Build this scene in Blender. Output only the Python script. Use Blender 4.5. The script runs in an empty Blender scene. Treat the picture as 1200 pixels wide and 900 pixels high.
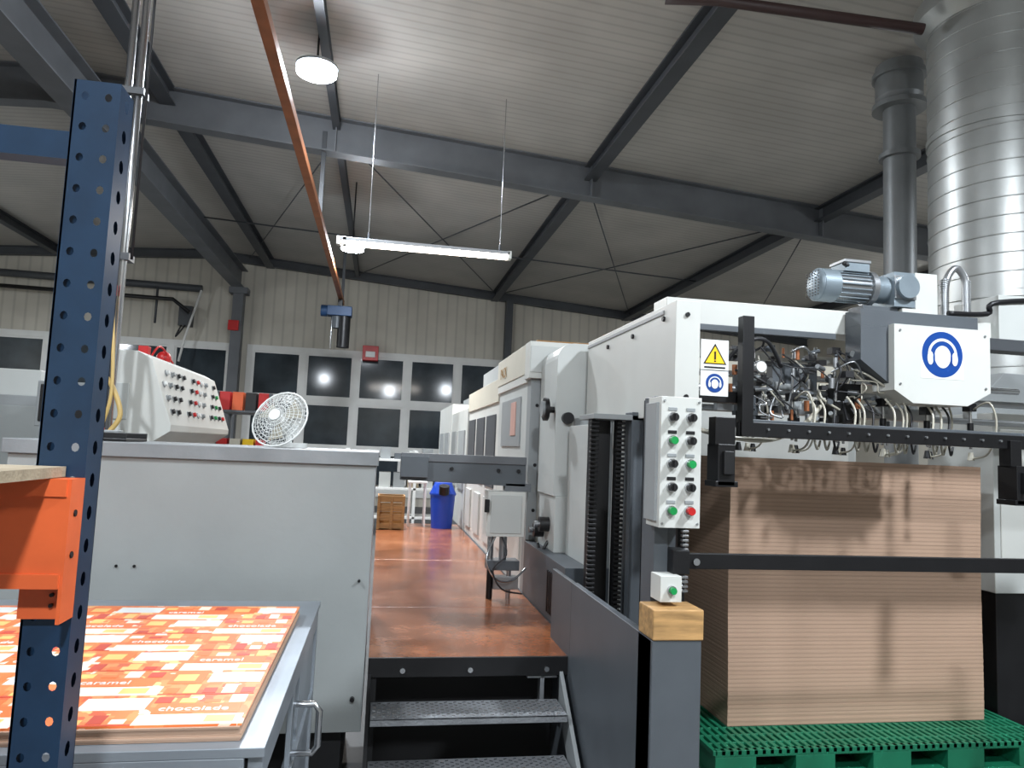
import bpy, math, random
from mathutils import Vector, Matrix
random.seed(7)
def lin(c):
    return tuple(((v/255)/12.92 if v/255<=0.04045 else ((v/255+0.055)/1.055)**2.4) for v in c)+(1,)
MATS={}
def mat(name,rgb,rough=0.5,metal=0.0,var=0.12,scale=4.0,bump=0.0,bscale=60,emit=0,stretch=None):
    if name in MATS: return MATS[name]
    m=bpy.data.materials.new(name);m.use_nodes=True;nt=m.node_tree;N=nt.nodes;L=nt.links
    b=N['Principled BSDF'];b.inputs['Roughness'].default_value=rough;b.inputs['Metallic'].default_value=metal
    c=lin(rgb)
    tc=N.new('ShaderNodeTexCoord');mp=N.new('ShaderNodeMapping');L.new(tc.outputs['Object'],mp.inputs[0])
    if stretch: mp.inputs['Scale'].default_value=stretch
    no=N.new('ShaderNodeTexNoise');no.inputs['Scale'].default_value=scale;no.inputs['Detail'].default_value=5
    L.new(mp.outputs[0],no.inputs['Vector'])
    cr=N.new('ShaderNodeValToRGB');cr.color_ramp.elements[0].position=.3;cr.color_ramp.elements[1].position=.7
    cr.color_ramp.elements[0].color=tuple(v*(1-var) for v in c[:3])+(1,)
    cr.color_ramp.elements[1].color=tuple(min(1,v*(1+var)) for v in c[:3])+(1,)
    L.new(no.outputs['Fac'],cr.inputs[0]);L.new(cr.outputs[0],b.inputs['Base Color'])
    if bump:
        n2=N.new('ShaderNodeTexNoise');n2.inputs['Scale'].default_value=bscale;n2.inputs['Detail'].default_value=3
        L.new(mp.outputs[0],n2.inputs['Vector'])
        bp=N.new('ShaderNodeBump');bp.inputs['Strength'].default_value=bump;bp.inputs['Distance'].default_value=.01
        L.new(n2.outputs['Fac'],bp.inputs['Height']);L.new(bp.outputs[0],b.inputs['Normal'])
    if emit:
        b.inputs['Emission Color'].default_value=c;b.inputs['Emission Strength'].default_value=emit
    MATS[name]=m;return m
def wavemat(name,rgb,dark,axis,scale,rough=.6,w=0.25,bump=.4,var=.1):
    m=mat(name,rgb,rough,0,var,1.2);nt=m.node_tree;N=nt.nodes;L=nt.links;b=N['Principled BSDF']
    tc=N.new('ShaderNodeTexCoord');wv=N.new('ShaderNodeTexWave');wv.wave_type='BANDS';wv.bands_direction=axis
    wv.inputs['Scale'].default_value=scale;wv.inputs['Distortion'].default_value=0
    L.new(tc.outputs['Object'],wv.inputs['Vector'])
    cr=N.new('ShaderNodeValToRGB');cr.color_ramp.elements[0].position=0;cr.color_ramp.elements[1].position=w
    cr.color_ramp.elements[0].color=(dark,dark,dark,1);cr.color_ramp.elements[1].color=(1,1,1,1)
    L.new(wv.outputs['Fac'],cr.inputs[0])
    old=b.inputs['Base Color'].links[0].from_socket
    mx=N.new('ShaderNodeMix');mx.data_type='RGBA';mx.blend_type='MULTIPLY';mx.inputs[0].default_value=1
    L.new(old,mx.inputs[6]);L.new(cr.outputs[0],mx.inputs[7]);L.new(mx.outputs[2],b.inputs['Base Color'])
    bp=N.new('ShaderNodeBump');bp.inputs['Strength'].default_value=bump;bp.inputs['Distance'].default_value=.01
    L.new(cr.outputs[0],bp.inputs['Height']);L.new(bp.outputs[0],b.inputs['Normal'])
    return m

class B:
    def __init__(s,name,bevel=.003):
        s.name=name;s.v=[];s.f=[];s.fm=[];s.sm=[];s.mats=[];s.bev=bevel;s.M=Matrix.Identity(4)
    def mi(s,m):
        if m not in s.mats: s.mats.append(m)
        return s.mats.index(m)
    def add(s,vs,fs,m,smooth=False):
        o=len(s.v);s.v+=[s.M@Vector(p) for p in vs];k=s.mi(m)
        for f in fs: s.f.append([o+i for i in f]);s.fm.append(k);s.sm.append(smooth)
    def box(s,x0,x1,y0,y1,z0,z1,m):
        if x0>x1:x0,x1=x1,x0
        if y0>y1:y0,y1=y1,y0
        if z0>z1:z0,z1=z1,z0
        v=[(x0,y0,z0),(x1,y0,z0),(x1,y1,z0),(x0,y1,z0),(x0,y0,z1),(x1,y0,z1),(x1,y1,z1),(x0,y1,z1)]
        s.add(v,[(0,3,2,1),(4,5,6,7),(0,1,5,4),(1,2,6,5),(2,3,7,6),(3,0,4,7)],m)
    def frame(s,d):
        d=d.normalized();up=Vector((0,0,1)) if abs(d.z)<.95 else Vector((0,1,0))
        a=d.cross(up).normalized();b=a.cross(d).normalized();return a,b
    def cyl(s,p0,p1,r,m,r1=None,n=20,smooth=True,cap=True):
        p0=Vector(p0);p1=Vector(p1);r1=r if r1 is None else r1
        a,b=s.frame(p1-p0);vs=[]
        for p,rr in((p0,r),(p1,r1)):
            for i in range(n):
                t=2*math.pi*i/n;vs.append(p+a*rr*math.cos(t)+b*rr*math.sin(t))
        s.add(vs,[(i,(i+1)%n,n+(i+1)%n,n+i) for i in range(n)],m,smooth)
        if cap:
            s.add(vs[:n],[tuple(range(n))[::-1]],m);s.add(vs[n:],[tuple(range(n))],m)
    def tube(s,pts,r,m,n=8,sub=0):
        P=[Vector(p) for p in pts]
        if sub:
            Q=[];
            for i in range(len(P)-1):
                a=P[max(i-1,0)];b=P[i];c=P[i+1];d=P[min(i+2,len(P)-1)]
                for k in range(sub):
                    t=k/sub
                    Q.append(.5*((2*b)+(c-a)*t+(2*a-5*b+4*c-d)*t*t+(-a+3*b-3*c+d)*t**3))
            Q.append(P[-1]);P=Q
        vs=[];a,b=s.frame(P[1]-P[0])
        for i,p in enumerate(P):
            d=(P[min(i+1,len(P)-1)]-P[max(i-1,0)]).normalized()
            a=(a-d*a.dot(d))
            if a.length<1e-5: a,_=s.frame(d)
            a.normalize();b=d.cross(a)
            for k in range(n):
                t=2*math.pi*k/n;vs.append(p+a*r*math.cos(t)+b*r*math.sin(t))
        fs=[]
        for i in range(len(P)-1):
            for k in range(n):
                fs.append((i*n+k,i*n+(k+1)%n,(i+1)*n+(k+1)%n,(i+1)*n+k))
        fs.append(tuple(range(n))[::-1]);fs.append(tuple((len(P)-1)*n+k for k in range(n)))
        s.add(vs,fs,m,True)
    def extr(s,prof,p0,p1,m,up=(0,0,1)):
        p0=Vector(p0);p1=Vector(p1);d=(p1-p0).normalized();up=Vector(up)
        a=d.cross(up).normalized();b=up
        n=len(prof);vs=[p+a*q[0]+b*q[1] for p in(p0,p1) for q in prof]
        s.add(vs,[(i,(i+1)%n,n+(i+1)%n,n+i) for i in range(n)]+[tuple(range(n))[::-1],tuple(range(n,2*n))],m)
    def ibeam(s,p0,p1,h,w,m,t=.02,tw=.012):
        pr=[(-w/2,-h),(w/2,-h),(w/2,-h+t),(tw/2,-h+t),(tw/2,-t),(w/2,-t),(w/2,0),(-w/2,0),(-w/2,-t),(-tw/2,-t),(-tw/2,-h+t),(-w/2,-h+t)]
        s.extr(pr,p0,p1,m)
    def polyXZ(s,pts,y0,y1,m):
        n=len(pts);vs=[(x,y0,z) for x,z in pts]+[(x,y1,z) for x,z in pts]
        s.add(vs,[(i,(i+1)%n,n+(i+1)%n,n+i) for i in range(n)]+[tuple(range(n))[::-1],tuple(range(n,2*n))],m)
    def polyYZ(s,pts,x0,x1,m):
        n=len(pts);vs=[(x0,y,z) for y,z in pts]+[(x1,y,z) for y,z in pts]
        s.add(vs,[(i,(i+1)%n,n+(i+1)%n,n+i) for i in range(n)]+[tuple(range(n))[::-1],tuple(range(n,2*n))],m)
    def sphere(s,c,r,m,n=14,sc=(1,1,1)):
        vs=[];fs=[];k=n//2
        for j in range(k+1):
            ph=math.pi*j/k
            for i in range(n):
                t=2*math.pi*i/n
                vs.append((c[0]+r*sc[0]*math.sin(ph)*math.cos(t),c[1]+r*sc[1]*math.sin(ph)*math.sin(t),c[2]+r*sc[2]*math.cos(ph)))
        for j in range(k):
            for i in range(n): fs.append((j*n+i,(j+1)*n+i,(j+1)*n+(i+1)%n,j*n+(i+1)%n))
        s.add(vs,fs,m,True)
    def holes(s,o,u,w,cu,cv,nu,nv,r,m):
        o=Vector(o);u=Vector(u);w=Vector(w)
        for i in range(nu):
            for j in range(nv):
                c=o+u*cu*(i+.5)+w*cv*(j+.5)
                out=[(-1,-1),(0,-1),(1,-1),(1,0),(1,1),(0,1),(-1,1),(-1,0)]
                vs=[c+u*cu/2*a+w*cv/2*b for a,b in out]
                for k in range(8):
                    t=math.radians(-135+45*k);vs.append(c+u*r*math.cos(t)+w*r*1.25*math.sin(t))
                s.add(vs,[(k,(k+1)%8,8+(k+1)%8,8+k) for k in range(8)],m)
    def done(s,parent=None):
        me=bpy.data.meshes.new(s.name);
        o=Vector((0,0,0))
        if s.v:
            xs=[p.x for p in s.v];ys=[p.y for p in s.v];zs=[p.z for p in s.v]
            o=Vector(((min(xs)+max(xs))/2,(min(ys)+max(ys))/2,min(zs)))
        me.from_pydata([p-o for p in s.v],[],s.f);
        for m in s.mats: me.materials.append(m)
        for i,p in enumerate(me.polygons): p.material_index=s.fm[i];p.use_smooth=s.sm[i]
        ob=bpy.data.objects.new(s.name,me);ob.location=o;bpy.context.collection.objects.link(ob)
        if s.bev:
            bv=ob.modifiers.new('bev','BEVEL');bv.width=s.bev;bv.segments=2;bv.limit_method='ANGLE';bv.angle_limit=math.radians(50)
        if parent:
            ob.parent=parent;ob.location=o-parent.location
        return ob
def text(body,loc,size,m,rot,parent,name):
    c=bpy.data.curves.new(name,'FONT');c.body=body;c.size=size;c.extrude=.0006;c.materials.append(m)
    o=bpy.data.objects.new(name,c);bpy.context.collection.objects.link(o);o.parent=parent
    o.location=Vector(loc)-parent.location;o.rotation_euler=rot
    return o

# ------------ materials
steel=mat('painted_steel_grey',(98,101,105),.5,.1,.15,2)
steeld=mat('steel_dark_grey',(68,71,75),.5,.1,.15,2)
conc=mat('concrete',(92,92,92),.6,0,.2,1.5,.1)
cream=mat('machine_light_grey',(184,187,184),.45,0,.05,3)
creamw=mat('machine_white',(200,201,196),.4,0,.04,3)
midg=mat('machine_mid_grey',(142,146,147),.45,0,.06,3)
darkg=mat('machine_dark_grey',(82,87,92),.45,.1,.08,5)
black=mat('black_metal',(26,26,28),.4,.3,.2,8)
blackp=mat('black_plastic',(20,20,22),.45,0,.1,8)
chrome=mat('bright_steel',(190,192,195),.25,.95,.05,5)
alu=mat('aluminium',(170,173,176),.35,.85,.08,6)
galvt=mat('table_sheet_metal',(146,153,160),.4,.5,.15,3)
cabm=mat('cabinet_grey_paint',(140,144,143),.55,0,.09,2,.05,30)
cabt=mat('cabinet_top',(124,128,130),.5,0,.15,5,.1)
glass=mat('night_glass',(54,62,68),.09,0,.45,1.2)
framew=mat('window_frame',(220,220,217),.5,0,.05,3)
rackb=mat('rack_blue',(27,52,78),.4,.2,.2,10)
rorange=mat('rack_orange',(214,96,50),.4,0,.14,8)
woodm=mat('shelf_wood',(156,142,120),.6,0,.2,3,.2,20,stretch=(1,8,8))
woody=mat('wood_block',(172,134,86),.5,0,.35,4,stretch=(2,14,14))
woodd=mat('crate_wood',(150,112,66),.6,0,.25,4,stretch=(2,14,14))
beige=mat('beige_panel',(188,184,170),.5,0,.06,3)
red=mat('red_paint',(190,30,30),.4)
blue=mat('sign_blue',(20,66,140),.35,0,.03)
bluep=mat('bin_blue',(20,62,165),.4,0,.1)
hoistb=mat('hoist_blue',(36,70,110),.5)
yellow=mat('sign_yellow',(244,200,30),.4,0,.03)
white=mat('sign_white',(226,228,226),.4,0,.02)
greenb=mat('button_green',(20,140,70),.3)
greenp=mat('pallet_green',(18,104,74),.45,0,.12,6)
copper=mat('crane_rail_copper',(158,98,62),.45,.2,.2,5)
motorm=mat('motor_bluegrey',(132,144,152),.4,.4,.1,8)
galv=mat('galvanised_duct',(166,168,166),.4,.7,.12,3)
ductg=mat('duct_grey',(118,121,122),.45,.3,.1,3)
hoseb=mat('hose_black',(35,35,38),.5)
hosec=mat('hose_clear',(176,172,158),.25,0,.1)
hosey=mat('hose_yellow',(205,175,110),.4)
brownpipe=mat('pipe_brown',(60,42,40),.5)
lampm=mat('lamp_emissive_cool',(225,238,255),.5,emit=60)
lampw=mat('lamp_emissive_warm',(255,242,226),.5,emit=16)
dark=mat('shade_black',(22,22,24),.7)  # near-black colour stands in for shade beneath platform and cabinet
tread=mat('tread_plate',(150,153,157),.4,.4,.15,4,.5,90)
ceilm=wavemat('ceiling_sheet',(172,168,161),.84,'Y',2.4,.65,.3,.4)
wallm=wavemat('wall_sheet',(192,187,175),.82,'X',1.2,.6,.2,.5)
cardm=wavemat('cardboard_edges',(180,150,128),.82,'Z',14,.8,.5,.25,.1)
def platmat():
    m=bpy.data.materials.new('platform_floor');m.use_nodes=True;N=m.node_tree.nodes;L=m.node_tree.links;b=N['Principled BSDF']
    tc=N.new('ShaderNodeTexCoord');n1=N.new('ShaderNodeTexNoise');n1.inputs['Scale'].default_value=1.6;n1.inputs['Detail'].default_value=10;n1.inputs['Roughness'].default_value=.75
    L.new(tc.outputs['Object'],n1.inputs['Vector'])
    cr=N.new('ShaderNodeValToRGB');E=cr.color_ramp.elements
    E[0].position=.3;E[0].color=lin((98,60,42));E[1].position=.75;E[1].color=lin((186,122,82))
    e=E.new(.5);e.color=lin((146,86,54))
    L.new(n1.outputs['Fac'],cr.inputs[0]);L.new(cr.outputs[0],b.inputs['Base Color'])
    r2=N.new('ShaderNodeMapRange');r2.inputs[3].default_value=.08;r2.inputs[4].default_value=.34
    L.new(n1.outputs['Fac'],r2.inputs[0]);L.new(r2.outputs[0],b.inputs['Roughness'])
    b.inputs['Coat Weight'].default_value=.4;b.inputs['Coat Roughness'].default_value=.18
    n2=N.new('ShaderNodeTexNoise');n2.inputs['Scale'].default_value=70;L.new(tc.outputs['Object'],n2.inputs['Vector'])
    bp=N.new('ShaderNodeBump');bp.inputs['Strength'].default_value=.1;bp.inputs['Distance'].default_value=.01
    L.new(n2.outputs['Fac'],bp.inputs['Height']);L.new(bp.outputs[0],b.inputs['Normal']);return m
plat=platmat()
def printed():
    m=bpy.data.materials.new('printed_sheet');m.use_nodes=True;N=m.node_tree.nodes;L=m.node_tree.links;b=N['Principled BSDF']
    b.inputs['Roughness'].default_value=.35
    tc=N.new('ShaderNodeTexCoord');v=N.new('ShaderNodeTexVoronoi');v.distance='CHEBYCHEV';v.inputs['Scale'].default_value=34
    v.inputs['Randomness'].default_value=.8
    L.new(tc.outputs['Object'],v.inputs['Vector'])
    sp=N.new('ShaderNodeSeparateColor');L.new(v.outputs['Color'],sp.inputs[0])
    cr=N.new('ShaderNodeValToRGB');cr.color_ramp.interpolation='CONSTANT'
    E=cr.color_ramp.elements
    E[0].color=lin((230,122,66));E[0].position=0;E[1].color=lin((236,144,86));E[1].position=.45
    for p,c in((.72,(212,96,60)),(.82,(242,190,126)),(.92,(236,220,200))):
        e=E.new(p);e.color=lin(c)
    L.new(sp.outputs[0],cr.inputs[0]);L.new(cr.outputs[0],b.inputs['Base Color']);return m
printm=printed()
porange=mat('print_orange',(232,116,58),.35,0,.08)
pred=mat('print_red',(196,70,50),.35,0,.1)
pyel=mat('print_yellow',(240,190,110),.35,0,.1)
pcream=mat('print_cream',(240,224,204),.35,0,.03)

# ------------ room
def roofz(x): return 5.98-.07*x if x>-4.5 else 5.98+.07*4.5+.07*(x+4.5)
X0,X1,Y0,Y1=-11,12,-6,19.2
b=B('floor',0);b.box(X0,X1,Y0,Y1,-.1,0,conc);b.done()
b=B('ceiling',0)
b.polyXZ([(X0,roofz(X0)),(-4.5,roofz(-4.5)),(X1,roofz(X1)),(X1,roofz(X1)+.1),(-4.5,roofz(-4.5)+.1),(X0,roofz(X0)+.1)],Y0,Y1,ceilm);b.done()
b=B('wall_front',0);b.polyXZ([(X0,0),(X1,0),(X1,roofz(X1)),(-4.5,roofz(-4.5)),(X0,roofz(X0))],Y0-.1,Y0,wallm);b.done()
b=B('wall_back',0)
zt=3.93
b.polyXZ([(X0,zt),(X1,zt),(X1,roofz(X1)),(-4.5,roofz(-4.5)),(X0,roofz(X0))],Y1,Y1+.1,wallm)
b.box(X0,X1,Y1,Y1+.1,0,.25,wallm);b.box(-3.8,-3.45,Y1,Y1+.1,.25,zt,wallm);b.box(4.6,X1,Y1,Y1+.1,.25,zt,wallm)
b.done()
b=B('wall_left',0);b.box(X0-.1,X0,Y0,Y1,0,roofz(X0),wallm);b.done()
b=B('wall_right',0);b.box(X1,X1+.1,Y0,Y1,0,roofz(X1),wallm);b.done()
def window(name,x0,x1,n,zs):
    b=B(name,0)
    y=Y1
    for i in range(n+1):
        x=x0+(x1-x0)*i/n;b.box(x-.07,x+.07,y-.04,y+.06,zs[0],zs[-1],framew)
    for z in zs: b.box(x0-.07,x1+.07,y-.045,y+.06,z-.07,z+.07,framew)
    for i in range(n):
        xa=x0+(x1-x0)*i/n;xb=x0+(x1-x0)*(i+1)/n
        for j in range(len(zs)-1):
            for q in((xa+.07,xa+.12),(xb-.12,xb-.07)): b.box(q[0],q[1],y-.02,y+.04,zs[j]+.07,zs[j+1]-.07,framew)
            b.box(xa+.12,xb-.12,y-.02,y+.04,zs[j]+.07,zs[j]+.12,framew);b.box(xa+.12,xb-.12,y-.02,y+.04,zs[j+1]-.12,zs[j+1]-.07,framew)
            b.box(xa+.12,xb-.12,y+.01,y+.02,zs[j]+.12,zs[j+1]-.12,glass)
    b.done()
window('window_1',-3.4,4.55,6,[.3,1.4,2.63,3.9])
window('window_2',-10.9,-3.86,5,[.3,1.4,2.63,3.9])
# structure
b=B('roof_rafter',0);
b.ibeam((X0,10,roofz(X0)),(-4.5,10,roofz(-4.5)),.5,.22,steel);b.ibeam((-4.5,10,roofz(-4.5)),(X1,10,roofz(X1)),.5,.22,steel)
for x in(-.85,2.8,6.5): b.box(x-.01,x+.01,9.9,10.1,roofz(x)-.49,roofz(x)-.02,steel)
b.done()
b=B('roof_rafter',0);b.ibeam((-4.5,Y1-.15,roofz(-4.5)),(X1,Y1-.15,roofz(X1)),.22,.14,steeld);b.ibeam((X0,Y1-.15,roofz(X0)),(-4.5,Y1-.15,roofz(-4.5)),.22,.14,steeld);b.done()
b=B('roof_rafter',0);b.ibeam((-4.5,1.2,roofz(-4.5)),(X1,1.2,roofz(X1)),.5,.22,steel);b.ibeam((X0,1.2,roofz(X0)),(-4.5,1.2,roofz(-4.5)),.5,.22,steel);b.done()
for x,h,w in((-.85,.14,.1),(2.8,.22,.18),(6.5,.22,.18),(10,.2,.16),(-8,.2,.16),(-3.05,.22,.2)):
    b=B('roof_purlin',0);b.ibeam((x,Y0,roofz(x)-.005),(x,Y1,roofz(x)-.005),h,w,steeld);b.done()
b=B('longitudinal_beam',0);b.ibeam((-3.75,Y0,5.85),(-3.75,Y1,5.85),.5,.3,steel);b.done()
b=B('steel_column',0);b.box(-3.85,-3.6,Y1-.35,Y1-.05,0,5.35,steel);b.box(-3.95,-3.5,Y1-.4,Y1-.05,5.2,5.35,steel);b.done()
b=B('steel_column',0);b.box(3.1,3.28,Y1-.3,Y1-.05,0,roofz(3.2)-.2,steeld);b.done()
b=B('roof_brace_rods',0)
def rod(x0,y0,x1,y1,dz=.12): b.tube([(x0,y0,roofz(x0)-dz),(x1,y1,roofz(x1)-dz)],.012,steeld,6)
rod(-.8,10.2,-3.5,18.8);rod(-.8,18.8,2.8,10.2);rod(-.8,10.2,2.8,18.8);rod(2.8,18.8,6.5,10.2);rod(6.5,18.8,2.8,10.2);rod(6.5,10.2,10,18.8)
b.tube([(-3.6,14.5,5.8),(6.5,14.5,roofz(6.5)-.15)],.015,steeld,6)
b.done()
b=B('wall_pipe_run',0)
b.tube([(X0,18.9,5.3),(-4.6,18.9,5.25)],.09,steeld,10);b.tube([(X0,18.7,4.95),(-5.2,18.7,4.9),(-4.8,18.7,4.6)],.05,black,8)
b.tube([(-5.6,18.8,4.3),(-5.6,18.8,5.2)],.03,steeld,8)
b.box(-5.1,-4.8,18.9,19.15,4.3,4.8,steeld)
b.tube([(-5.0,18.85,4.3),(-5.1,18.8,4.0),(-4.9,18.8,4.3)],.02,black,6,6)
b.tube([(-4.6,18.85,5.2),(-4.9,18.85,4.0),(-5.0,18.85,3.4)],.03,framew,6)
b.done()
b=B('overhead_pipe',0);b.tube([(2.2,5.65,5.53),(2.62,5.52,5.5),(4.22,5.05,5.20)],.045,brownpipe,12);b.done()
# crane rail and hoist
b=B('crane_rail',.003)
b.extr([(-.045,-.09),(.045,-.09),(.045,0),(-.045,0)],(-1.0,3.5,4.65),(-1.0,16,4.65),copper)
b.box(-1.02,-.98,3.5,16,4.65,4.67,steeld)
for y in(10,15.9): b.box(-1.03,-.97,y-.03,y+.03,4.67,roofz(-1)-.2,steeld)
b.done()
b=B('chain_hoist',.01)
b.box(-1.25,-.75,15.2,15.5,4.2,4.4,hoistb);b.cyl((-1.25,15.35,4.3),(-1.38,15.35,4.3),.12,hoistb);b.box(-1.05,-.95,15.3,15.4,4.4,4.555,black)
b.cyl((-.9,15.35,3.55),(-.9,15.35,4.2),.13,black);b.cyl((-1.05,15.35,3.95),(-1.05,15.35,4.2),.1,darkg);b.tube([(-1.15,15.35,4.2),(-1.15,15.35,3.5)],.02,chrome);b.done()
b=B('fire_alarm_box',.01);b.box(-.6,-.2,18.9,19.15,3.72,4.1,red);b.box(-.52,-.28,18.88,18.9,3.8,3.95,white);b.done()
b=B('fire_alarm_box',.01);b.box(-3.9,-3.65,18.75,18.84,4.25,4.5,red);b.done()
# lamps
def highbay(x,y,z,r,pa,pp,col=(.88,.94,1)):
    b=B('high_bay_lamp',.0);b.cyl((x,y,z+.06),(x,y,z+.09),r,alu,n=28);b.cyl((x,y,z),(x,y,z+.06),r*.95,lampm,n=28)
    b.cyl((x,y,z+.09),(x,y,z+.15),r*.35,darkg,n=20)
    for k in range(12):
        t=k*math.pi/6;b.box(x+r*.6*math.cos(t)-.006,x+r*.6*math.cos(t)+.006,y+r*.6*math.sin(t)-.006,y+r*.6*math.sin(t)+.006,z+.09,z+.13,alu)
    b.tube([(x,y,z+.15),(x,y,roofz(x)-.02)],.012,black,6)
    ob=b.done()
    l=bpy.data.lights.new('lamp_light','POINT');l.energy=pp;l.shadow_soft_size=r*.5;l.color=col
    lo=bpy.data.objects.new('lamp_light',l);bpy.context.collection.objects.link(lo);lo.parent=ob;lo.location=Vector((x,y,z-.12))-ob.location
    l=bpy.data.lights.new('lamp_panel','AREA');l.shape='DISK';l.size=r*1.8;l.energy=pa;l.color=col
    lo=bpy.data.objects.new('lamp_panel',l);bpy.context.collection.objects.link(lo);lo.parent=ob;lo.location=Vector((x,y,z-.01))-ob.location
highbay(-.90,7.7,5.5,.22,280,120)
highbay(-.66,12.3,4.83,.2,180,60)
highbay(-8.5,13,4.6,.2,260,110)  # added lamp out of view, brightens the far end
highbay(-3,1.0,4.8,.2,200,100);highbay(3.2,.5,4.6,.2,260,130);highbay(0.3,-2.5,4.6,.2,280,160);highbay(8.3,3.5,4.4,.2,240,100);highbay(11,11,4.2,.2,250,110)  # more lamps added outside the view to brighten the hall
def tube_lamp(x0,x1,y,z,pw):
    b=B('linear_pendant_lamp',.002);b.box(x0,x1,y-.05,y+.05,z,z+.04,alu);b.box(x0+.02,x1-.02,y-.045,y+.045,z-.045,z,lampw)
    for x in(x0+.05,x0-.02,x1):b.box(x-.02,x+.02,y-.05,y+.05,z-.05,z+.045,creamw)
    for x in(x0+.32,x1-.12):
        b.tube([(x,y,z+.04),(x,y,roofz(x))],.006,chrome,6);b.cyl((x,y,z+.04),(x,y,z+.12),.015,steeld,n=8)
    ob=b.done()
    l=bpy.data.lights.new('lamp_light','AREA');l.shape='RECTANGLE';l.size=x1-x0;l.size_y=.09;l.energy=pw;l.color=(1,.94,.87)
    lo=bpy.data.objects.new('lamp_light',l);bpy.context.collection.objects.link(lo);lo.parent=ob;lo.location=Vector(((x0+x1)/2,y,z-.06))-ob.location
tube_lamp(-.6,1.4,8.5,3.93,130)
# ducts
b=B('ventilation_duct',0)
cx,cy,R=4.86,5.02,.49
b.cyl((cx,cy,0),(cx,cy,5.3),R,galv,n=48,cap=False)
for k in range(36):
    z=.1+k*.145;b.tube([(cx+(R+.002)*math.cos(t*math.pi/18),cy+(R+.002)*math.sin(t*math.pi/18),z+t*.145/36) for t in range(37)],.005,galv,5)
b.cyl((cx,cy,5.27),(cx,cy,5.37),R,galv,R+.1,n=40);b.cyl((cx,cy,5.37),(cx,cy,5.5),R+.1,galv,n=40)
for z in(1.5,2.9,4.3):b.cyl((cx,cy,z),(cx,cy,z+.05),R+.012,galv,n=48)
b.done()
b=B('exhaust_pipe',0)
cx,cy,R=4.86,6.15,.145
b.cyl((cx,cy,0),(cx,cy,5.1),R,ductg,n=28);b.cyl((cx,cy,5.1),(cx,cy,5.22),R,ductg,R+.07,n=28);b.cyl((cx,cy,5.22),(cx,cy,5.55),R+.07,ductg,n=28)
for z in(4.6,5.1,5.42): b.cyl((cx,cy,z),(cx,cy,z+.05),R+.04+(z>5)*.06,ductg,n=28)
b.done()
# pipes at left
b=B('vertical_conduit_pipes',0)
for dx in(0,.06): b.tube([(-1.6+dx,4.5,0),(-1.6+dx,4.5,roofz(-1.5)-.01)],.022,chrome,10)
b.tube([(-1.48,4.45,2.6),(-1.48,4.45,roofz(-1.4)-.01)],.008,hoseb,6)
for z in(2.6,3.6,4.6): b.box(-1.64,-1.5,4.46,4.56,z,z+.04,steeld)
b.tube([(-1.6,4.45,2.35),(-1.64,4.45,2.2),(-1.6,4.4,2.0),(-1.5,4.4,1.85),(-1.45,4.4,1.7),(-1.5,4.4,1.6)],.014,hosey,8,6)
b.tube([(-1.57,4.45,2.4),(-1.52,4.4,2.1),(-1.5,4.38,1.8),(-1.55,4.4,1.6)],.010,hosey,8,6)
b.cyl((-1.56,4.43,2.38),(-1.56,4.43,2.44),.025,red,n=12)
b.done()

# ------------ platform and stairs
b=B('raised_platform',.002)
b.box(0,.965,3.33,4.35,.63,.66,plat);b.box(0,.965,4.354,6.1,.63,.66,plat);b.box(0,.965,6.105,8.9,.63,.66,plat)
b.box(0,.965,3.32,3.332,.58,.664,black)
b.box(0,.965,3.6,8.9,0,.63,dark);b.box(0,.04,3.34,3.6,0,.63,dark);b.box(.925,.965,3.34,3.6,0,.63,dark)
for x in(.15,.45,.8): b.cyl((x,3.31,.61),(x,3.325,.61),.012,chrome,n=8)
b.box(.72,.86,3.35,3.4,.56,.57,alu);b.box(.78,.8,3.35,3.4,.44,.57,alu)
b.done()
b=B('metal_steps',.002)
for z,y in((.48,3.11),(.30,2.95),(.12,2.78)):
    b.box(.02,.85,y,y+.20,z-.008,z,tread);b.box(.02,.85,y,y+.005,z-.03,z,tread)
    for i in range(40):
        for j in range(5):
            cx=.035+i*.0205;cyy=y+.02+j*.035+(i%2)*.0175;a=1 if (i+j)%2 else -1
            b.add([(cx-.007,cyy-.003*a-.002,z+.0005),(cx+.007,cyy+.003*a-.002,z+.0005),(cx+.007,cyy+.003*a+.002,z+.0025),(cx-.007,cyy-.003*a+.002,z+.0025)],[(0,1,2,3)],chrome)
b.polyYZ([(3.315,.6),(3.315,.45),(2.82,-.0),(2.7,0),(2.7,.08)],.0,.015,black)
b.polyYZ([(3.315,.6),(3.315,.45),(2.82,-.0),(2.7,0),(2.7,.08)],.86,.878,midg)
b.done()

# ------------ left cabinet
b=B('equipment_cabinet',.006)
b.box(-1.5,-.02,3.3,4.3,.36,1.50,cabm);b.box(-1.52,-.005,3.285,4.32,1.50,1.56,cabt)
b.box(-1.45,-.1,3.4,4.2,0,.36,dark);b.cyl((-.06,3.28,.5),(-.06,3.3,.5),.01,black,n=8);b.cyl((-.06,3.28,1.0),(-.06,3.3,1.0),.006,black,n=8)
for x in(-1.05,-.98): b.cyl((x,3.295,1.05),(x,3.3,1.05),.006,black,n=8)
b.box(-.022,-.016,3.3,4.3,.36,1.5,midg)
b.done()
b=B('tool_tray',.003)
b.box(-1.46,-1.12,3.5,3.8,1.561,1.575,blackp);b.box(-1.46,-1.12,3.5,3.51,1.575,1.60,blackp);b.box(-1.46,-1.12,3.79,3.8,1.575,1.60,blackp)
b.cyl((-1.4,3.6,1.585),(-1.2,3.7,1.585),.01,chrome);b.box(-1.38,-1.3,3.7,3.76,1.575,1.62,red);b.box(-1.25,-1.17,3.55,3.62,1.575,1.61,midg)
b.done()
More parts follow.
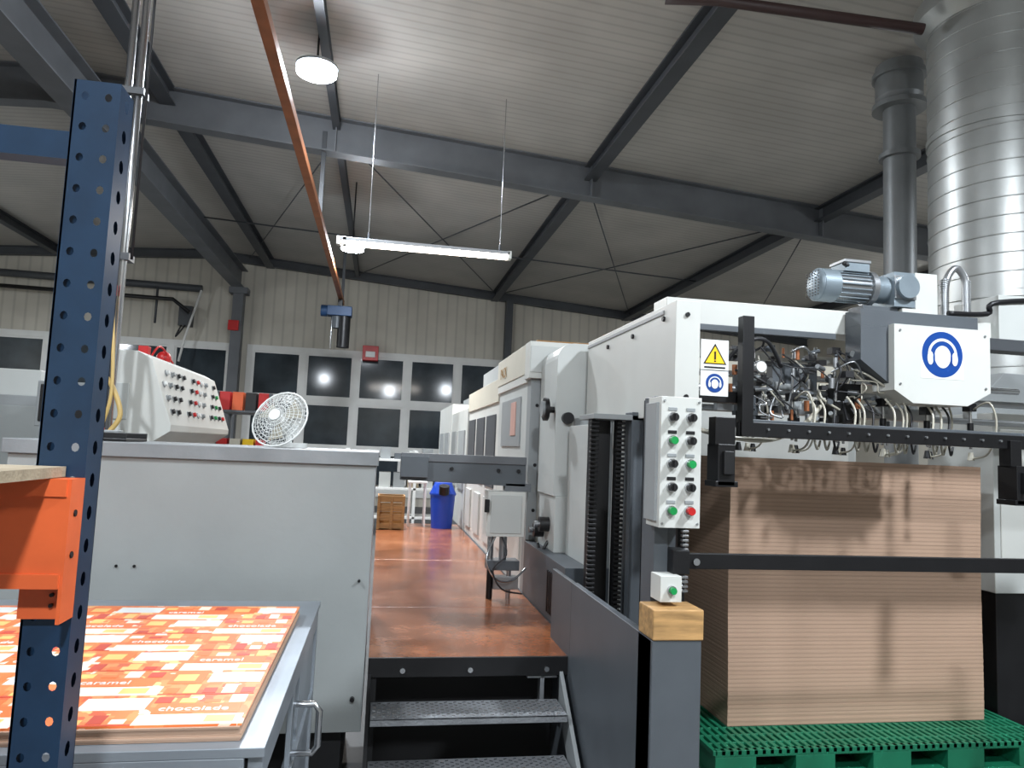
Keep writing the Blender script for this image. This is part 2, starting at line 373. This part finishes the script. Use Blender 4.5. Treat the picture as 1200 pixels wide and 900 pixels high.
# fan
b=B('desk_fan',0)
c=Vector((-.5,3.75,1.70));ax=Vector((-.35,-.75,.35)).normalized();A,Bv=b.frame(ax)
for k in range(1,9):
    r=.145*k/8;off=.05*(1-(k/8)**2)
    b.tube([c+ax*off+A*r*math.cos(t*math.pi/12)+Bv*r*math.sin(t*math.pi/12) for t in range(25)],.0016,white,5)
    b.tube([c-ax*off+A*r*math.cos(t*math.pi/12)+Bv*r*math.sin(t*math.pi/12) for t in range(25)],.0016,white,5)
for k in range(36):
    t=k*math.pi/18;d=A*math.cos(t)+Bv*math.sin(t)
    b.tube([c+ax*.05,c+ax*.04+d*.07,c+d*.145],.0014,white,4);b.tube([c-ax*.05,c-ax*.04+d*.07,c+d*.145],.0014,white,4)
b.tube([c+A*.147*math.cos(t*math.pi/12)+Bv*.147*math.sin(t*math.pi/12) for t in range(25)],.005,white,6)
b.cyl(c-ax*.13,c-ax*.03,.04,white);b.cyl(c+ax*.05,c+ax*.055,.03,white)
for k in range(3):
    t=k*2*math.pi/3;d=A*math.cos(t)+Bv*math.sin(t);e=A*math.cos(t+.9)+Bv*math.sin(t+.9)
    b.add([c+d*.02,c+d*.12+ax*.015,c+e*.12-ax*.015,c+e*.03],[(0,1,2,3)],hosec)
b.cyl(c-ax*.08,(-.46,3.85,1.575),.015,white);b.cyl((-.46,3.85,1.561),(-.46,3.85,1.585),.09,white)
b.done()
# console
b=B('control_console',.006)
b.M=Matrix.Translation((-.06,0,0))
b.polyXZ([(-1.66,0),(-1.3,0),(-1.3,1.55),(-1.2,1.62),(-1.2,1.66),(-1.34,2.06),(-1.42,2.1),(-1.6,2.1),(-1.66,1.95)],4.7,6.4,creamw)
n=Vector((.4,0,.14)).normalized()
for r,(px,pz) in enumerate(((-1.228,1.74),(-1.258,1.825),(-1.288,1.91),(-1.315,1.99))):
    for i in range(12):
        if (i*7+r*3)%5==4: continue
        p=Vector((px,4.8+i*.13,pz));col=[blackp,blackp,midg,greenb,white,blackp,red][(i*5+r*2)%7]
        b.cyl(p-n*.004,p+n*.006,.022,alu,n=12);b.cyl(p,p+n*.022,.015,col,n=12)
b.box(-1.5,-1.44,4.95,5.01,2.1,2.16,red);b.sphere((-1.47,5.4,2.13),.05,red)
b.tube([(-1.5,5.2,2.1),(-1.47,5.3,2.2),(-1.42,5.45,2.1)],.008,red,6,5)
b.box(-1.62,-1.45,4.69,4.7,1.68,1.9,cream)
b.done()
b=B('tool_shelf',.003)
for x in(-1.45,-1.0):
    for y in(6.7,7.3): b.box(x,x+.03,y,y+.03,0,2.0,darkg)
for z in(.5,1.0,1.45,1.82): b.box(-1.45,-.97,6.7,7.33,z,z+.02,darkg)
cols=[red,blackp,beige,red,yellow,rorange]
for j,z in enumerate((1.47,1.84)):
    for i in range(4):
        b.box(-1.42+.11*i,-1.33+.11*i,6.72,6.95,z,z+.12+.04*((i*3+j)%3),cols[(i*2+j*3)%6])
b.done()
b=B('electrical_cabinet',.005);b.box(-3.0,-2.1,5.3,6.0,0,1.82,midg);b.box(-2.95,-2.57,5.29,5.3,.2,1.75,cabm);b.box(-2.53,-2.15,5.29,5.3,.2,1.75,cabm);b.box(-2.6,-2.3,5.4,5.8,1.82,2.0,cream);b.done()
b=B('electrical_cabinet',.005);b.box(-5.5,-3.4,7,7.8,0,2.1,cabm);b.box(-5.4,-4.5,6.99,7,.2,2.0,midg);b.box(-4.4,-3.5,6.99,7,.2,2.0,midg);b.done()
b=B('computer_monitor',.005);b.box(-2.1,-1.78,4.9,4.95,1.62,1.9,midg);b.box(-2.08,-1.8,4.89,4.9,1.65,1.88,blackp);b.box(-1.97,-1.9,4.93,5.0,.9,1.65,darkg);b.box(-2.05,-1.82,4.85,5.1,.88,.9,darkg);b.box(-2.15,-1.78,4.7,5.2,.84,.88,midg);b.box(-2.1,-1.8,4.8,5.15,0,.84,darkg);b.done()

# ------------ cart with printed sheets
b=B('sheet_cart',.003)
b.box(-1.9,-.20,1.62,3.04,.945,.965,galvt)
b.box(-1.9,-.24,1.62,1.635,.3,.945,galvt)
b.box(-.78,-.62,1.617,1.62,.84,.91,woodm)
for x in(-.235,-1.87):
    for y in(1.64,2.99): b.box(x,x+.03,y,y+.03,.08,.945,galvt)
b.box(-.235,-.205,1.67,2.99,.60,.64,galvt);b.box(-.235,-.205,1.67,2.99,.88,.945,galvt);b.box(-.235,-.215,2.5,2.99,.3,.88,galvt)
b.tube([(-.215,2.3,.82),(-.15,2.3,.82),(-.135,2.3,.80),(-.135,2.3,.70),(-.15,2.3,.68),(-.215,2.3,.68)],.010,chrome)
b.box(-.225,-.21,2.27,2.33,.64,.88,galvt)
for x in(-.235,-1.87):
    for y in(1.7,2.95): b.cyl((x+.0,y,.05),(x+.03,y,.05),.05,blackp)
b.done()
b=B('printed_sheet_stack',0)
z=.966
for i in range(7):
    dx=random.uniform(-.004,.004);dy=random.uniform(-.004,.004);b.box(-1.85,-.255+dx,1.66+dy,2.78+dy,z,z+.0045,cardm if i<6 else printm);z+=.0048
zt=z+.0002
cw,ch=.228,.185
words=[]
def pr(x0,x1,y0,y1,h,m):
    x1=min(x1,-.262);b.box(x0,x1,y0,y1,zt-.0005,zt+h,m) if x1>x0 else None
for i in range(7):
    for j in range(6):
        x=-1.845+i*cw;y=1.664+j*ch
        if (i+j)%2==0:
            pr(x+.0,x+.228,y+.0,y+.06,0,pcream);pr(x+.02,x+.11,y+.006,y+.03,.0002,white);pr(x+.14,x+.2,y+.012,y+.05,.0002,pyel)
            pr(x+.02,x+.20,y+.065,y+.125,.0001,porange);words.append((x+.03,y+.08))
            for q in range(4): pr(x+.01+q*.053,x+.045+q*.053,y+.13,y+.15+.01*((q*3+i)%4),.0002,[pred,pyel,porange,pcream][(q+j)%4])
        else:
            pr(x+.09,x+.228,y+.09,y+.165,.0,white);pr(x+.0,x+.08,y+.08,y+.17,.0001,porange);pr(x+.01,x+.06,y+.1,y+.15,.0003,pyel)
            for q in range(5): pr(x+.01+q*.043,x+.04+q*.043,y+.01,y+.035+.012*((q*2+j)%4),.0002,[pred,porange,pyel,pred,pcream][(q+i)%5])
            pr(x+.0,x+.228,y+.0,y+.006,.0002,pred)
st=b.done()
for k,(x,y) in enumerate(words):
    if x<-.42: text(['chocolade','caramel'][k%2],(x,y,zt+.0006),.036,white,(0,0,.0),st,'print_text')

# ------------ blue rack
b=B('pallet_rack',0)
b.holes((-.505,1.2,0),(1,0,0),(0,0,1),.034,.05,2,43,.0055,rackb)
b.holes((-.437,1.2,0),(0,1,0),(0,0,1),.06,.05,1,43,.009,rackb)
b.box(-.5055,-.502,1.2,1.26,0,2.15,rackb)
b.box(-.505,-.485,1.258,1.26,0,2.15,rackb);b.box(-.457,-.437,1.258,1.26,0,2.15,rackb)
b.box(-.57,-.42,1.17,1.30,0,.006,rackb)
b.box(-3.2,-3.12,1.2,1.26,0,2.15,rackb)
for x in(-3.2,-.52): b.box(x,x+.08,.1,.16,0,1.55,rackb)
b.box(-3.12,-.505,1.215,1.25,2.025,2.07,rackb)
b.box(-3.2,-.44,1.15,1.195,1.375,1.53,rorange);b.box(-3.2,-.44,1.146,1.15,1.505,1.53,rorange);b.box(-3.2,-.44,1.146,1.15,1.375,1.395,rorange)
b.box(-.505,-.437,1.185,1.198,1.325,1.53,rorange);b.box(-.44,-.435,1.15,1.198,1.325,1.53,rorange)
for z in(1.345,1.36): b.cyl((-.46,1.18,z),(-.46,1.19,z),.003,black,n=8)
for z in(1.42,1.48): b.cyl((-.436,1.17,z),(-.433,1.17,z),.005,black,n=8)
b.box(-3.2,-.462,.1,1.195,1.531,1.546,woodm)
b.box(-3.2,-.48,.17,.21,1.405,1.525,rorange)
b.done()

# ------------ long machine
b=B('printing_machine',.008)
b.box(.972,1.62,3.7,4.99,.0,.66,darkg);b.box(.972,3.4,4.99,12.4,.0,.66,darkg)
b.box(.972,1.6,3.7,4.79,.66,1.0,darkg)
for i in range(9): b.box(.963,.972,3.74+i*.04,3.76+i*.04,.70,.93,black)
b.box(.975,3.3,4.9,6.1,.66,2.12,cream);b.box(.955,3.3,4.88,6.12,2.12,2.33,beige);b.box(.96,3.3,4.885,6.12,2.06,2.12,creamw)
b.box(.975,1.55,4.78,4.9,.66,2.08,midg);b.box(.95,1.55,4.74,4.9,2.08,2.33,creamw);b.box(.955,1.5,4.735,4.74,2.12,2.3,cream)
b.box(1.0,1.7,4.9,5.9,2.33,2.35,woodm);b.box(1.05,1.5,5.0,5.5,2.35,2.38,woodd)
b.box(.965,.976,5.1,5.9,1.62,1.98,midg);b.box(.96,.975,5.25,5.45,1.7,1.95,mat('pink_label',(190,150,138),.5));b.box(.965,.976,4.95,6.0,.8,1.45,creamw)
for z in(1.2,1.5,1.9): b.cyl((1.02,4.775,z),(1.02,4.78,z),.012,black,n=8)
b.box(.985,3.3,6.15,8.3,.66,2.16,creamw);b.box(.97,3.3,6.15,8.3,2.0,2.2,beige);b.box(1.1,2.6,6.3,8.1,2.2,2.42,midg)
for y in(6.3,7.0,7.7): b.box(.974,.986,y,y+.55,1.25,1.9,steeld);b.box(.966,.986,y+.1,y+.5,.75,1.15,cream)
b.box(.97,3.3,8.35,10.2,.66,2.05,cream);b.box(.97,3.3,10.25,12.4,.66,2.2,creamw)
for y in(8.5,9.4,10.5,11.4): b.box(.95,.972,y,y+.6,1.1,1.8,midg)
b.box(1.2,3,8.5,11,2.05,2.3,midg)
pts=[(1.03,1.33),(1.5,1.33),(1.5,2.26),(1.14,2.26)]+[(1.13-.1*math.sin(t*math.pi/12),2.16+.1*math.cos(t*math.pi/12)) for t in range(0,7)]
b.polyXZ(pts,4.27,4.72,cream)
b.box(1.25,1.6,3.9,4.26,1.33,2.2,midg)
b.box(1.04,1.6,4.25,4.77,1.0,1.33,cream);b.box(1.14,1.6,3.72,4.25,1.0,1.8,midg)
b.box(1.10,1.14,3.72,4.2,1.0,1.75,cream)
b.cyl((1.03,4.32,1.85),(.97,4.32,1.85),.02,black);b.cyl((.99,4.32,1.85),(.965,4.32,1.85),.07,black);b.cyl((.965,4.32,1.85),(.95,4.32,1.85),.05,midg)
b.cyl((1.1,4.27,1.8),(1.1,4.23,1.8),.035,black)
for z,y in((1.15,4.4),(1.1,4.55)): b.cyl((1.04,y,z),(.98,y,z),.045,blackp);b.cyl((.98,y,z),(.95,y,z),.02,chrome)
b.tube([(1.04,4.4,1.05),(1.0,4.4,.98),(1.0,4.5,1.02)],.01,black,6,4)
b.box(1.3,3.6,5.05,5.5,.66,2.0,cream);b.box(1.6,3.5,5.0,5.05,1.0,1.95,creamw)
b.box(1.45,3.4,4.95,5.4,2.0,2.12,midg)
mach=b.done()
text('PACK',(.948,5.95,2.17),.12,mat('letter_gold',(150,110,40),.4),(math.pi/2,0,-math.pi/2),mach,'lettering')
b=B('delivery_unit',.006)
b.box(3.72,4.34,3.9,4.45,.85,1.95,cream);b.box(3.74,4.34,3.92,4.45,0,.85,black)
b.polyXZ([(3.8,1.95),(4.34,1.95),(4.34,2.25),(4.1,2.25)],4.2,4.4,midg);b.box(3.76,4.3,3.89,3.9,1.0,1.85,creamw)
b.done()

# arm
b=B('swing_arm_guard',.006)
b.polyXZ([(.13,1.38),(.93,1.36),(.93,1.55),(.16,1.55),(.13,1.53)],4.62,4.72,darkg)
b.box(.13,.93,4.61,4.62,1.50,1.55,steel);b.box(.13,.3,4.58,4.62,1.4,1.53,darkg)
for x in(.2,.45,.75,.88): b.cyl((x,4.605,1.46),(x,4.62,1.46),.012,black,n=10)
b.box(.68,.92,4.55,4.72,1.05,1.33,creamw);b.box(.70,.90,4.545,4.55,1.07,1.31,cream);b.box(.66,.69,4.53,4.55,1.2,1.28,black)
b.box(.8,.968,4.62,4.72,1.33,1.38,steel)
b.cyl((.72,4.62,.9),(.72,4.62,1.05),.02,chrome);b.cyl((.8,4.62,.85),(.8,4.62,1.05),.025,alu);b.box(.7,.9,4.56,4.7,.84,.9,darkg)
b.tube([(.74,4.56,1.05),(.68,4.5,.92),(.74,4.5,.8),(.85,4.55,.78),(.95,4.6,.85)],.007,chrome,6,5)
b.tube([(.78,4.56,1.05),(.8,4.48,.95),(.72,4.48,.86),(.78,4.5,.74),(.92,4.55,.7)],.006,hoseb,6,5)
b.cyl((.72,4.6,.662),(.72,4.6,.84),.02,black);b.cyl((.84,4.6,.662),(.84,4.6,.84),.015,chrome);b.box(.74,.9,4.58,4.65,.72,.8,alu)
b.done()
# bin, crate, table
b=B('waste_bin',0)
b.cyl((.74,8.5,.661),(.74,8.5,1.04),.12,bluep,.145,n=28);b.cyl((.74,8.5,1.04),(.74,8.5,1.06),.155,bluep,n=28);b.cyl((.74,8.5,1.06),(.74,8.5,1.18),.15,bluep,.1,n=28);b.cyl((.74,8.37,1.06),(.74,8.34,1.15),.06,black,n=16)
b.done()
b=B('wooden_crate',.002)
for z in(.662,.76,.86,.96):
    b.box(.0,.3,8.2,8.215,z,z+.07,woodd);b.box(0,.3,8.485,8.5,z,z+.07,woodd)
    b.box(.0,.015,8.2,8.5,z,z+.07,woodd);b.box(.285,.3,8.2,8.5,z,z+.07,woodd)
for x in(.0,.14,.27): b.box(x,x+.03,8.19,8.2,.662,1.03,woodd)
b.box(0,.3,8.2,8.5,.662,.675,woodd);b.done()
b=B('side_table',.002)
b.box(.34,.56,8.5,8.78,1.16,1.18,white)
for x in(.35,.53):
    for y in(8.51,8.75): b.box(x,x+.02,y,y+.02,.662,1.16,white)
b.done()
b=B('storage_rack',.003)
for x in(-.6,0.6,1.8):
    for y in(13,13.6): b.box(x,x+.05,y,y+.05,0,1.5,framew)
for z in(.3,.8,1.3): b.box(-.6,1.85,13,13.65,z,z+.04,framew)
for i in range(9): b.box(-.5+i*.25,-.32+i*.25,13.1,13.5,1.34,1.44+.05*(i%3),[darkg,cream,midg][i%3]);b.box(-.5+i*.25,-.3+i*.25,13.1,13.5,.84,1.1,[midg,woodm,cream][i%3])
b.done()

# ------------ feeder
b=B('sheet_feeder',.004)
b.box(.9,.93,2.3,3.3,0,1.0,darkg);b.box(.9,.922,3.3,3.68,.0,1.0,darkg)
b.box(.9,1.07,2.29,2.42,0,1.0,darkg);b.box(.93,1.07,2.42,3.6,0,.12,darkg)
b.box(.955,1.045,2.46,2.56,.12,1.81,darkg)
b.box(1.07,1.1,2.5,2.56,.12,1.8,black)
for x in(1.0,1.13):
    b.box(x-.012,x+.012,3.36,3.42,.12,1.76,black)
    for i in range(60):
        z=.5+i*.021;b.box(x-.02,x+.02,3.335,3.36,z,z+.012,black)
b.box(1.02,1.11,3.44,3.5,.12,1.78,blackp)
b.cyl((1.13+.09,3.2,.12),(1.13+.09,3.2,1.85),.028,black);b.cyl((1.165,3.0,.12),(1.165,3.0,1.8),.015,alu)
b.box(1.17,1.24,3.3,3.4,.12,1.8,darkg)
b.box(.98,1.3,3.3,3.55,1.76,1.785,midg)
b.box(.97,1.25,3.3,3.52,.3,.34,darkg)
b.box(1.2,1.3,3.5,3.68,.12,1.77,cream)
for i in range(18): b.box(1.075,1.1,2.47,2.49,1.12+i*.016,1.13+i*.016,chrome)
b.polyYZ([(2.87,1.77),(4.2,1.77),(4.2,2.26),(2.87,2.26)],1.2,1.31,creamw)
b.box(1.195,1.2,3.0,4.2,2.22,2.24,midg);
for y,z in((3.0,2.2),(3.0,1.84),(3.4,2.18),(3.8,2.18)): b.cyl((1.19,y,z),(1.2,y,z),.012,black,n=8)
for z in(2.2,1.85): b.cyl((1.25,2.86,z),(1.25,2.87,z),.01,black,n=8)
b.box(1.31,3.95,3.25,3.42,2.24,2.36,creamw);b.box(1.31,2.2,3.24,3.26,2.21,2.24,darkg)
b.box(2.9,3.95,3.1,3.2,2.19,2.25,steeld);b.box(3.1,3.7,3.2,3.5,2.25,2.5,cream)
b.box(1.05,2.7,2.39,2.41,1.215,1.268,black);b.box(2.66,2.72,2.36,2.44,0,1.35,black)
b.box(1.0,1.06,2.37,2.46,1.2,1.28,black);b.cyl((1.09,2.385,1.24),(1.09,2.38,1.24),.012,alu)
b.box(1.56,3.7,3.0,3.03,1.70,1.765,black);b.box(1.565,1.62,2.98,3.03,1.70,2.24,black)
b.box(1.3,1.6,3.05,3.12,1.85,1.9,black)
b.box(1.6,3.7,3.04,3.1,1.76,1.78,darkg)
for i in range(20): b.cyl((1.7+i*.1,2.99,1.735),(1.7+i*.1,3.0,1.735),.006,alu,n=6)
for x,z,w in((1.45,1.48,.085),(2.95,1.44,.05)):
    b.box(x-.01,x+w,2.98,3.05,z+.17,z+.30,black);b.box(x-.01,x+w-.015,2.95,3.06,z,z+.18,black);b.box(x+.01,x+w-.03,2.93,2.95,z+.05,z+.15,blackp);b.box(x-.02,x+w,2.95,3.06,z-.005,z+.02,black)
b.box(3.85,3.95,3.2,3.45,0,2.25,cream)
feeder=b.done()
b=B('wooden_block',.004);b.box(.90,1.075,2.285,2.42,1.002,1.10,woody);b.done()
b=B('push_button_panel',.004)
b.box(.925,1.07,2.32,2.44,1.36,1.80,creamw);b.box(.915,.93,2.34,2.44,1.38,1.78,midg)
seq=[(blackp,blackp),(greenb,blackp),(blackp,greenb),(blackp,blackp),(greenb,red)]
for r,(a,c) in enumerate(seq):
    z=1.73-r*.078
    for x,m in((.965,a),(1.03,c)):
        b.cyl((x,2.32,z),(x,2.308,z),.017,chrome,n=18);b.cyl((x,2.31,z),(x,2.292,z),.013,m,n=18);b.box(x-.016,x+.016,2.317,2.32,z+.022,z+.034,blackp if r%2 else midg)
        if m is blackp: b.box(x-.004,x+.004,2.284,2.294,z-.013,z+.013,blackp)
for x in(.935,1.06):
    for z in(1.375,1.785): b.cyl((x,2.315,z),(x,2.32,z),.004,alu,n=8)
b.box(.94,1.015,2.33,2.42,1.115,1.20,creamw);b.cyl((.978,2.33,1.155),(.978,2.318,1.155),.015,chrome);b.cyl((.978,2.32,1.155),(.978,2.305,1.155),.011,greenb)
b.box(.95,1.0,2.42,2.46,1.13,1.36,darkg)
b.done()
def arc(b,cx,y,cz,ri,ro,a0,a1,m,n=24):
    vs=[]
    for k in range(n+1):
        t=math.radians(a0+(a1-a0)*k/n)
        vs+=[(cx+ri*math.cos(t),y,cz+ri*math.sin(t)),(cx+ro*math.cos(t),y,cz+ro*math.sin(t))]
    b.add(vs,[(2*k,2*k+1,2*k+3,2*k+2) for k in range(n)],m)
def ears(b,cx,y,cz,r):
    b.cyl((cx,y,cz),(cx,y-.002,cz),r,blue,n=48)
    e=y-.0035
    vs=[(cx+r*.40*math.cos(t*math.pi/16),e,cz-r*.08+r*(.46 if t<=16 else .52)*math.sin(t*math.pi/16)) for t in range(32)]
    b.add(vs,[tuple(range(32))],white)
    arc(b,cx,e,cz-r*.02,r*.60,r*.72,-10,190,white)
    for s in(-1,1):
        vs=[(cx+s*r*.60+r*.15*math.cos(t*math.pi/8),e-.0004,cz-r*.18+r*.30*math.sin(t*math.pi/8)) for t in range(16)]
        b.add(vs,[tuple(range(16))],white)
        vs=[(cx+s*r*.43+r*.05*math.cos(t*math.pi/8),e-.0006,cz-r*.18+r*.28*math.sin(t*math.pi/8)) for t in range(16)]
        b.add(vs,[tuple(range(16))],blue)
b=B('warning_sign',0)
b.box(1.315,1.44,2.868,2.874,1.86,2.10,white)
b.add([(1.378,2.8675,2.085),(1.325,2.8675,1.995),(1.431,2.8675,1.995)],[(0,1,2)],black)
b.add([(1.378,2.867,2.073),(1.334,2.867,2.0),(1.422,2.867,2.0)],[(0,1,2)],yellow)
b.box(1.374,1.382,2.866,2.867,2.015,2.05,black);b.box(1.374,1.382,2.866,2.867,2.005,2.011,black)
b.box(1.33,1.425,2.8665,2.868,1.978,1.985,blackp);b.box(1.315,1.44,2.867,2.868,1.968,1.971,blackp)
ears(b,1.378,2.868,1.915,.04);b.done()
b=B('feeder_head_cover',.006)
b.box(2.25,2.9,3.12,3.24,2.27,2.35,darkg)
b.polyXZ([(2.25,2.27),(2.42,2.27),(2.42,1.98),(2.25,2.1)],3.12,3.24,darkg)
b.polyXZ([(2.40,2.28),(2.93,2.28),(2.93,1.97),(2.80,1.90),(2.50,1.90),(2.40,1.96)],3.08,3.24,creamw)
for x in(2.43,2.9):
    for z in(2.25,1.99): b.cyl((x,3.075,z),(x,3.08,z),.006,alu,n=8)
ears(b,2.66,3.079,2.145,.112)
b.box(2.54,2.78,3.0785,3.08,2.025,2.265,white)
b.done(feeder)
b=B('gear_motor',.003)
y=3.33;z=2.505
b.M=Matrix.Translation((2.17,y,z))
b.cyl((-.02,0,0),(.07,0,0),.085,motorm,n=28);b.sphere((-.02,0,0),.083,motorm,20,(.3,1,1));b.cyl((.07,0,0),(.25,0,0),.072,alu,n=28)
for i in range(20):
    t=i*math.pi/10;d=Vector((0,math.cos(t),math.sin(t)))*.088
    b.box(.075,.245,d.y*.9-.003,d.y*.9+.003,d.z*.9-.003,d.z*.9+.003,motorm)
for k in range(9):
    for j in range(-2,3): b.cyl((-.042,j*.025,-.06+.015*k),(-.046,j*.025,-.06+.015*k),.004,black,n=6)
b.box(.1,.24,-.06,.06,.07,.115,motorm);b.box(.095,.245,-.065,.065,.115,.13,alu);b.tube([(.12,-.05,.1),(.08,-.08,.1)],.012,black)
b.cyl((.25,0,0),(.28,0,0),.09,alu,n=28);b.cyl((.28,0,0),(.36,0,0),.07,motorm,n=24)
b.box(.36,.48,-.085,.085,-.1,.08,motorm);b.cyl((.42,-.12,0),(.42,.1,0),.06,motorm,n=24);b.box(.36,.48,-.095,-.085,-.06,.06,alu)
b.cyl((.48,0,0),(.52,0,0),.03,chrome)
b.box(.2,.4,-.06,.06,-.14,-.1,darkg)
b.M=Matrix.Identity(4)
b.box(2.68,2.81,3.28,3.40,2.362,2.6,creamw);b.box(2.58,2.68,3.25,3.42,2.362,2.40,creamw)
b.done()
b=B('cable_loop',0)
b.tube([(2.87,3.3,2.365),(2.87,3.3,2.5),(2.89,3.3,2.6),(2.94,3.3,2.65),(2.99,3.3,2.6),(3.0,3.3,2.5),(3.0,3.3,2.365)],.018,alu,10,6)
for k in range(20):
    z=2.37+k*.011;b.cyl((2.87,3.3,z),(2.87,3.3,z+.005),.021,alu,n=10);b.cyl((3.0,3.3,z),(3.0,3.3,z+.005),.021,alu,n=10)
b.tube([(2.82,3.22,2.385),(3.05,3.22,2.40),(3.1,3.2,2.46),(3.7,3.2,2.52),(4.0,3.25,2.55)],.014,black,8,6)
b.done(feeder)
b=B('suction_unit',0)
for z,y in((1.95,3.4),(2.05,3.6),(1.86,3.55)): b.cyl((1.32,y,z),(3.6,y,z),.018,alu if z<2 else chrome,n=12)
b.box(1.6,3.0,3.5,3.56,2.12,2.16,creamw);b.box(1.66,2.9,3.42,3.46,1.84,1.9,alu)
for i in range(17):
    x=1.70+i*.085+random.uniform(-.015,.015);y=3.25+.1*(i%3)
    b.cyl((x,y,1.70),(x,y,1.95),.007,chrome,n=8);b.cyl((x,y,1.75),(x,y,1.83),.015,[black,alu,darkg][i%3],n=12);b.cyl((x,y,1.64),(x,y,1.68),.018,hosec if i%2 else black,.01,n=12)
    b.box(x-.02,x+.02,y-.02,y+.03,1.86+.03*(i%2),1.90+.03*(i%2),[alu,black,midg][(i+1)%3])
    if i%2: b.tube([(x,y-.02,1.9),(x+.02,y-.1,1.93),(x+.04,y-.12,1.82),(x+.03,y-.08,1.68),(x,y-.02,1.65)],.005,hosec,7,5)
    b.tube([(x,y,1.95),(x+.03,y-.06,2.03),(x+random.uniform(-.06,.06),y,2.12)],.004,[hoseb,hosec,hoseb][i%3],6,5)
for i in range(110):
    x=1.66+random.random()*.78;z=1.80+random.random()*.36;y=3.18+random.random()*.22
    m=[alu,black,chrome,darkg,hoseb,alu,midg,black,copper][i%9]
    k=i%3
    if k==0: b.cyl((x,y,z),(x+random.uniform(-.06,.06),y-.03,z+random.uniform(-.02,.02)),random.uniform(.007,.018),m,n=12)
    elif k==1:
        w=random.uniform(.01,.025);b.box(x-w,x+w,y-w,y+w,z-w*.7,z+w*.7,m)
    else:
        b.cyl((x,y,z-.025),(x,y,z+.025),random.uniform(.006,.014),m,n=12)
b.box(1.75,1.85,3.36,3.44,1.82,2.02,darkg);b.box(1.95,2.2,3.40,3.46,1.95,2.1,darkg);b.box(2.25,2.38,3.3,3.4,1.8,2.0,black)
b.cyl((1.72,3.13,2.03),(1.72,3.10,2.03),.03,chrome);b.cyl((1.72,3.1,2.03),(1.72,3.095,2.03),.025,white)
for i in range(26):
    x=1.64+random.random()*.7;z=1.86+random.random()*.3;pts=[(x,3.2,z)]
    for k in range(3):
        x+=random.uniform(-.05,.12);z+=random.uniform(-.09,.06);z=min(max(z,1.80),2.2);pts.append((x,3.14+random.random()*.08,z))
    b.tube(pts,random.choice([.0035,.004,.006]),[hoseb,chrome,hosec,hoseb,alu][i%5],6,5)
for i in range(12):
    x=2.0+i*.07;y=3.12+.03*(i%3)
    b.tube([(x,y+.05,1.92),(x+.01,y,1.85),(x-.01,y-.02,1.74),(x+.02,y,1.66),(x+.05,y+.02,1.70)],.0055,[hosec,hosec,hoseb][i%3],7,5)
b.tube([(1.32,3.25,1.78),(1.5,3.12,1.71),(1.75,3.1,1.69),(1.95,3.15,1.76),(2.1,3.2,1.88)],.011,hosec,8,6)
b.tube([(1.45,3.3,1.8),(1.6,3.12,2.1),(1.75,3.12,2.16),(1.88,3.2,2.05)],.010,hoseb,8,6)
b.done(feeder)

# ------------ stack + pallet
b=B('cardboard_stack',.0)
z=.152
while z<1.60:
    h=.018;a=.008*math.sin(z*5)+random.uniform(-.001,.001);c=random.uniform(-.001,.001)
    b.box(1.93+a*.5,3.53+a*.5,3.80+c,4.85+c,z,z+h-.0003,cardm);z+=h
b.done()
b=B('plastic_pallet',.003)
px0,px1,py0,py1=1.72,3.69,3.5,4.95
b.box(px0,px1,py0,py0+.03,.115,.15,greenp);b.box(px0,px1,py0,py1,.118,.125,greenp)
n=46
for i in range(n):
    x=px0+(px1-px0)*i/(n-1);b.box(x-.012,x+.012,py0,py1,.125,.15,greenp)
for y in(py0+.1,py0+.2,py0+.3): b.box(px0,px1,y,y+.012,.125,.148,greenp)
for i in range(5):
    x=px0+(px1-px0-.22)*i/4
    for y in(py0,4.1,4.75): b.box(x,x+.22,y,y+.2,.02,.118,greenp)
for y in(py0,4.1,4.75): b.box(px0,px1,y,y+.2,0,.02,greenp)
b.done()

# ------------ world, camera
w=bpy.data.worlds.new('World');bpy.context.scene.world=w;w.use_nodes=True
w.node_tree.nodes['Background'].inputs[0].default_value=(.02,.03,.05,1);w.node_tree.nodes['Background'].inputs[1].default_value=.5
cam=bpy.data.cameras.new('Camera');cam.lens=25.5;cam.sensor_width=36;cam.clip_start=.05
co=bpy.data.objects.new('Camera',cam);bpy.context.collection.objects.link(co)
r=.042;th=.0894;ps=math.radians(10)
F=Vector((math.sin(ps)*math.cos(th),math.cos(ps)*math.cos(th),math.sin(th)));Rt=Vector((math.cos(ps),-math.sin(ps),0));U=Rt.cross(F)
R2=Rt*math.cos(r)+U*math.sin(r);U2=U*math.cos(r)-Rt*math.sin(r)
M=Matrix((R2,U2,-F)).transposed().to_4x4();M.translation=Vector((0,0,1.6));co.matrix_world=M
sc=bpy.context.scene;sc.camera=co
sc.view_settings.view_transform='Standard';sc.view_settings.exposure=0
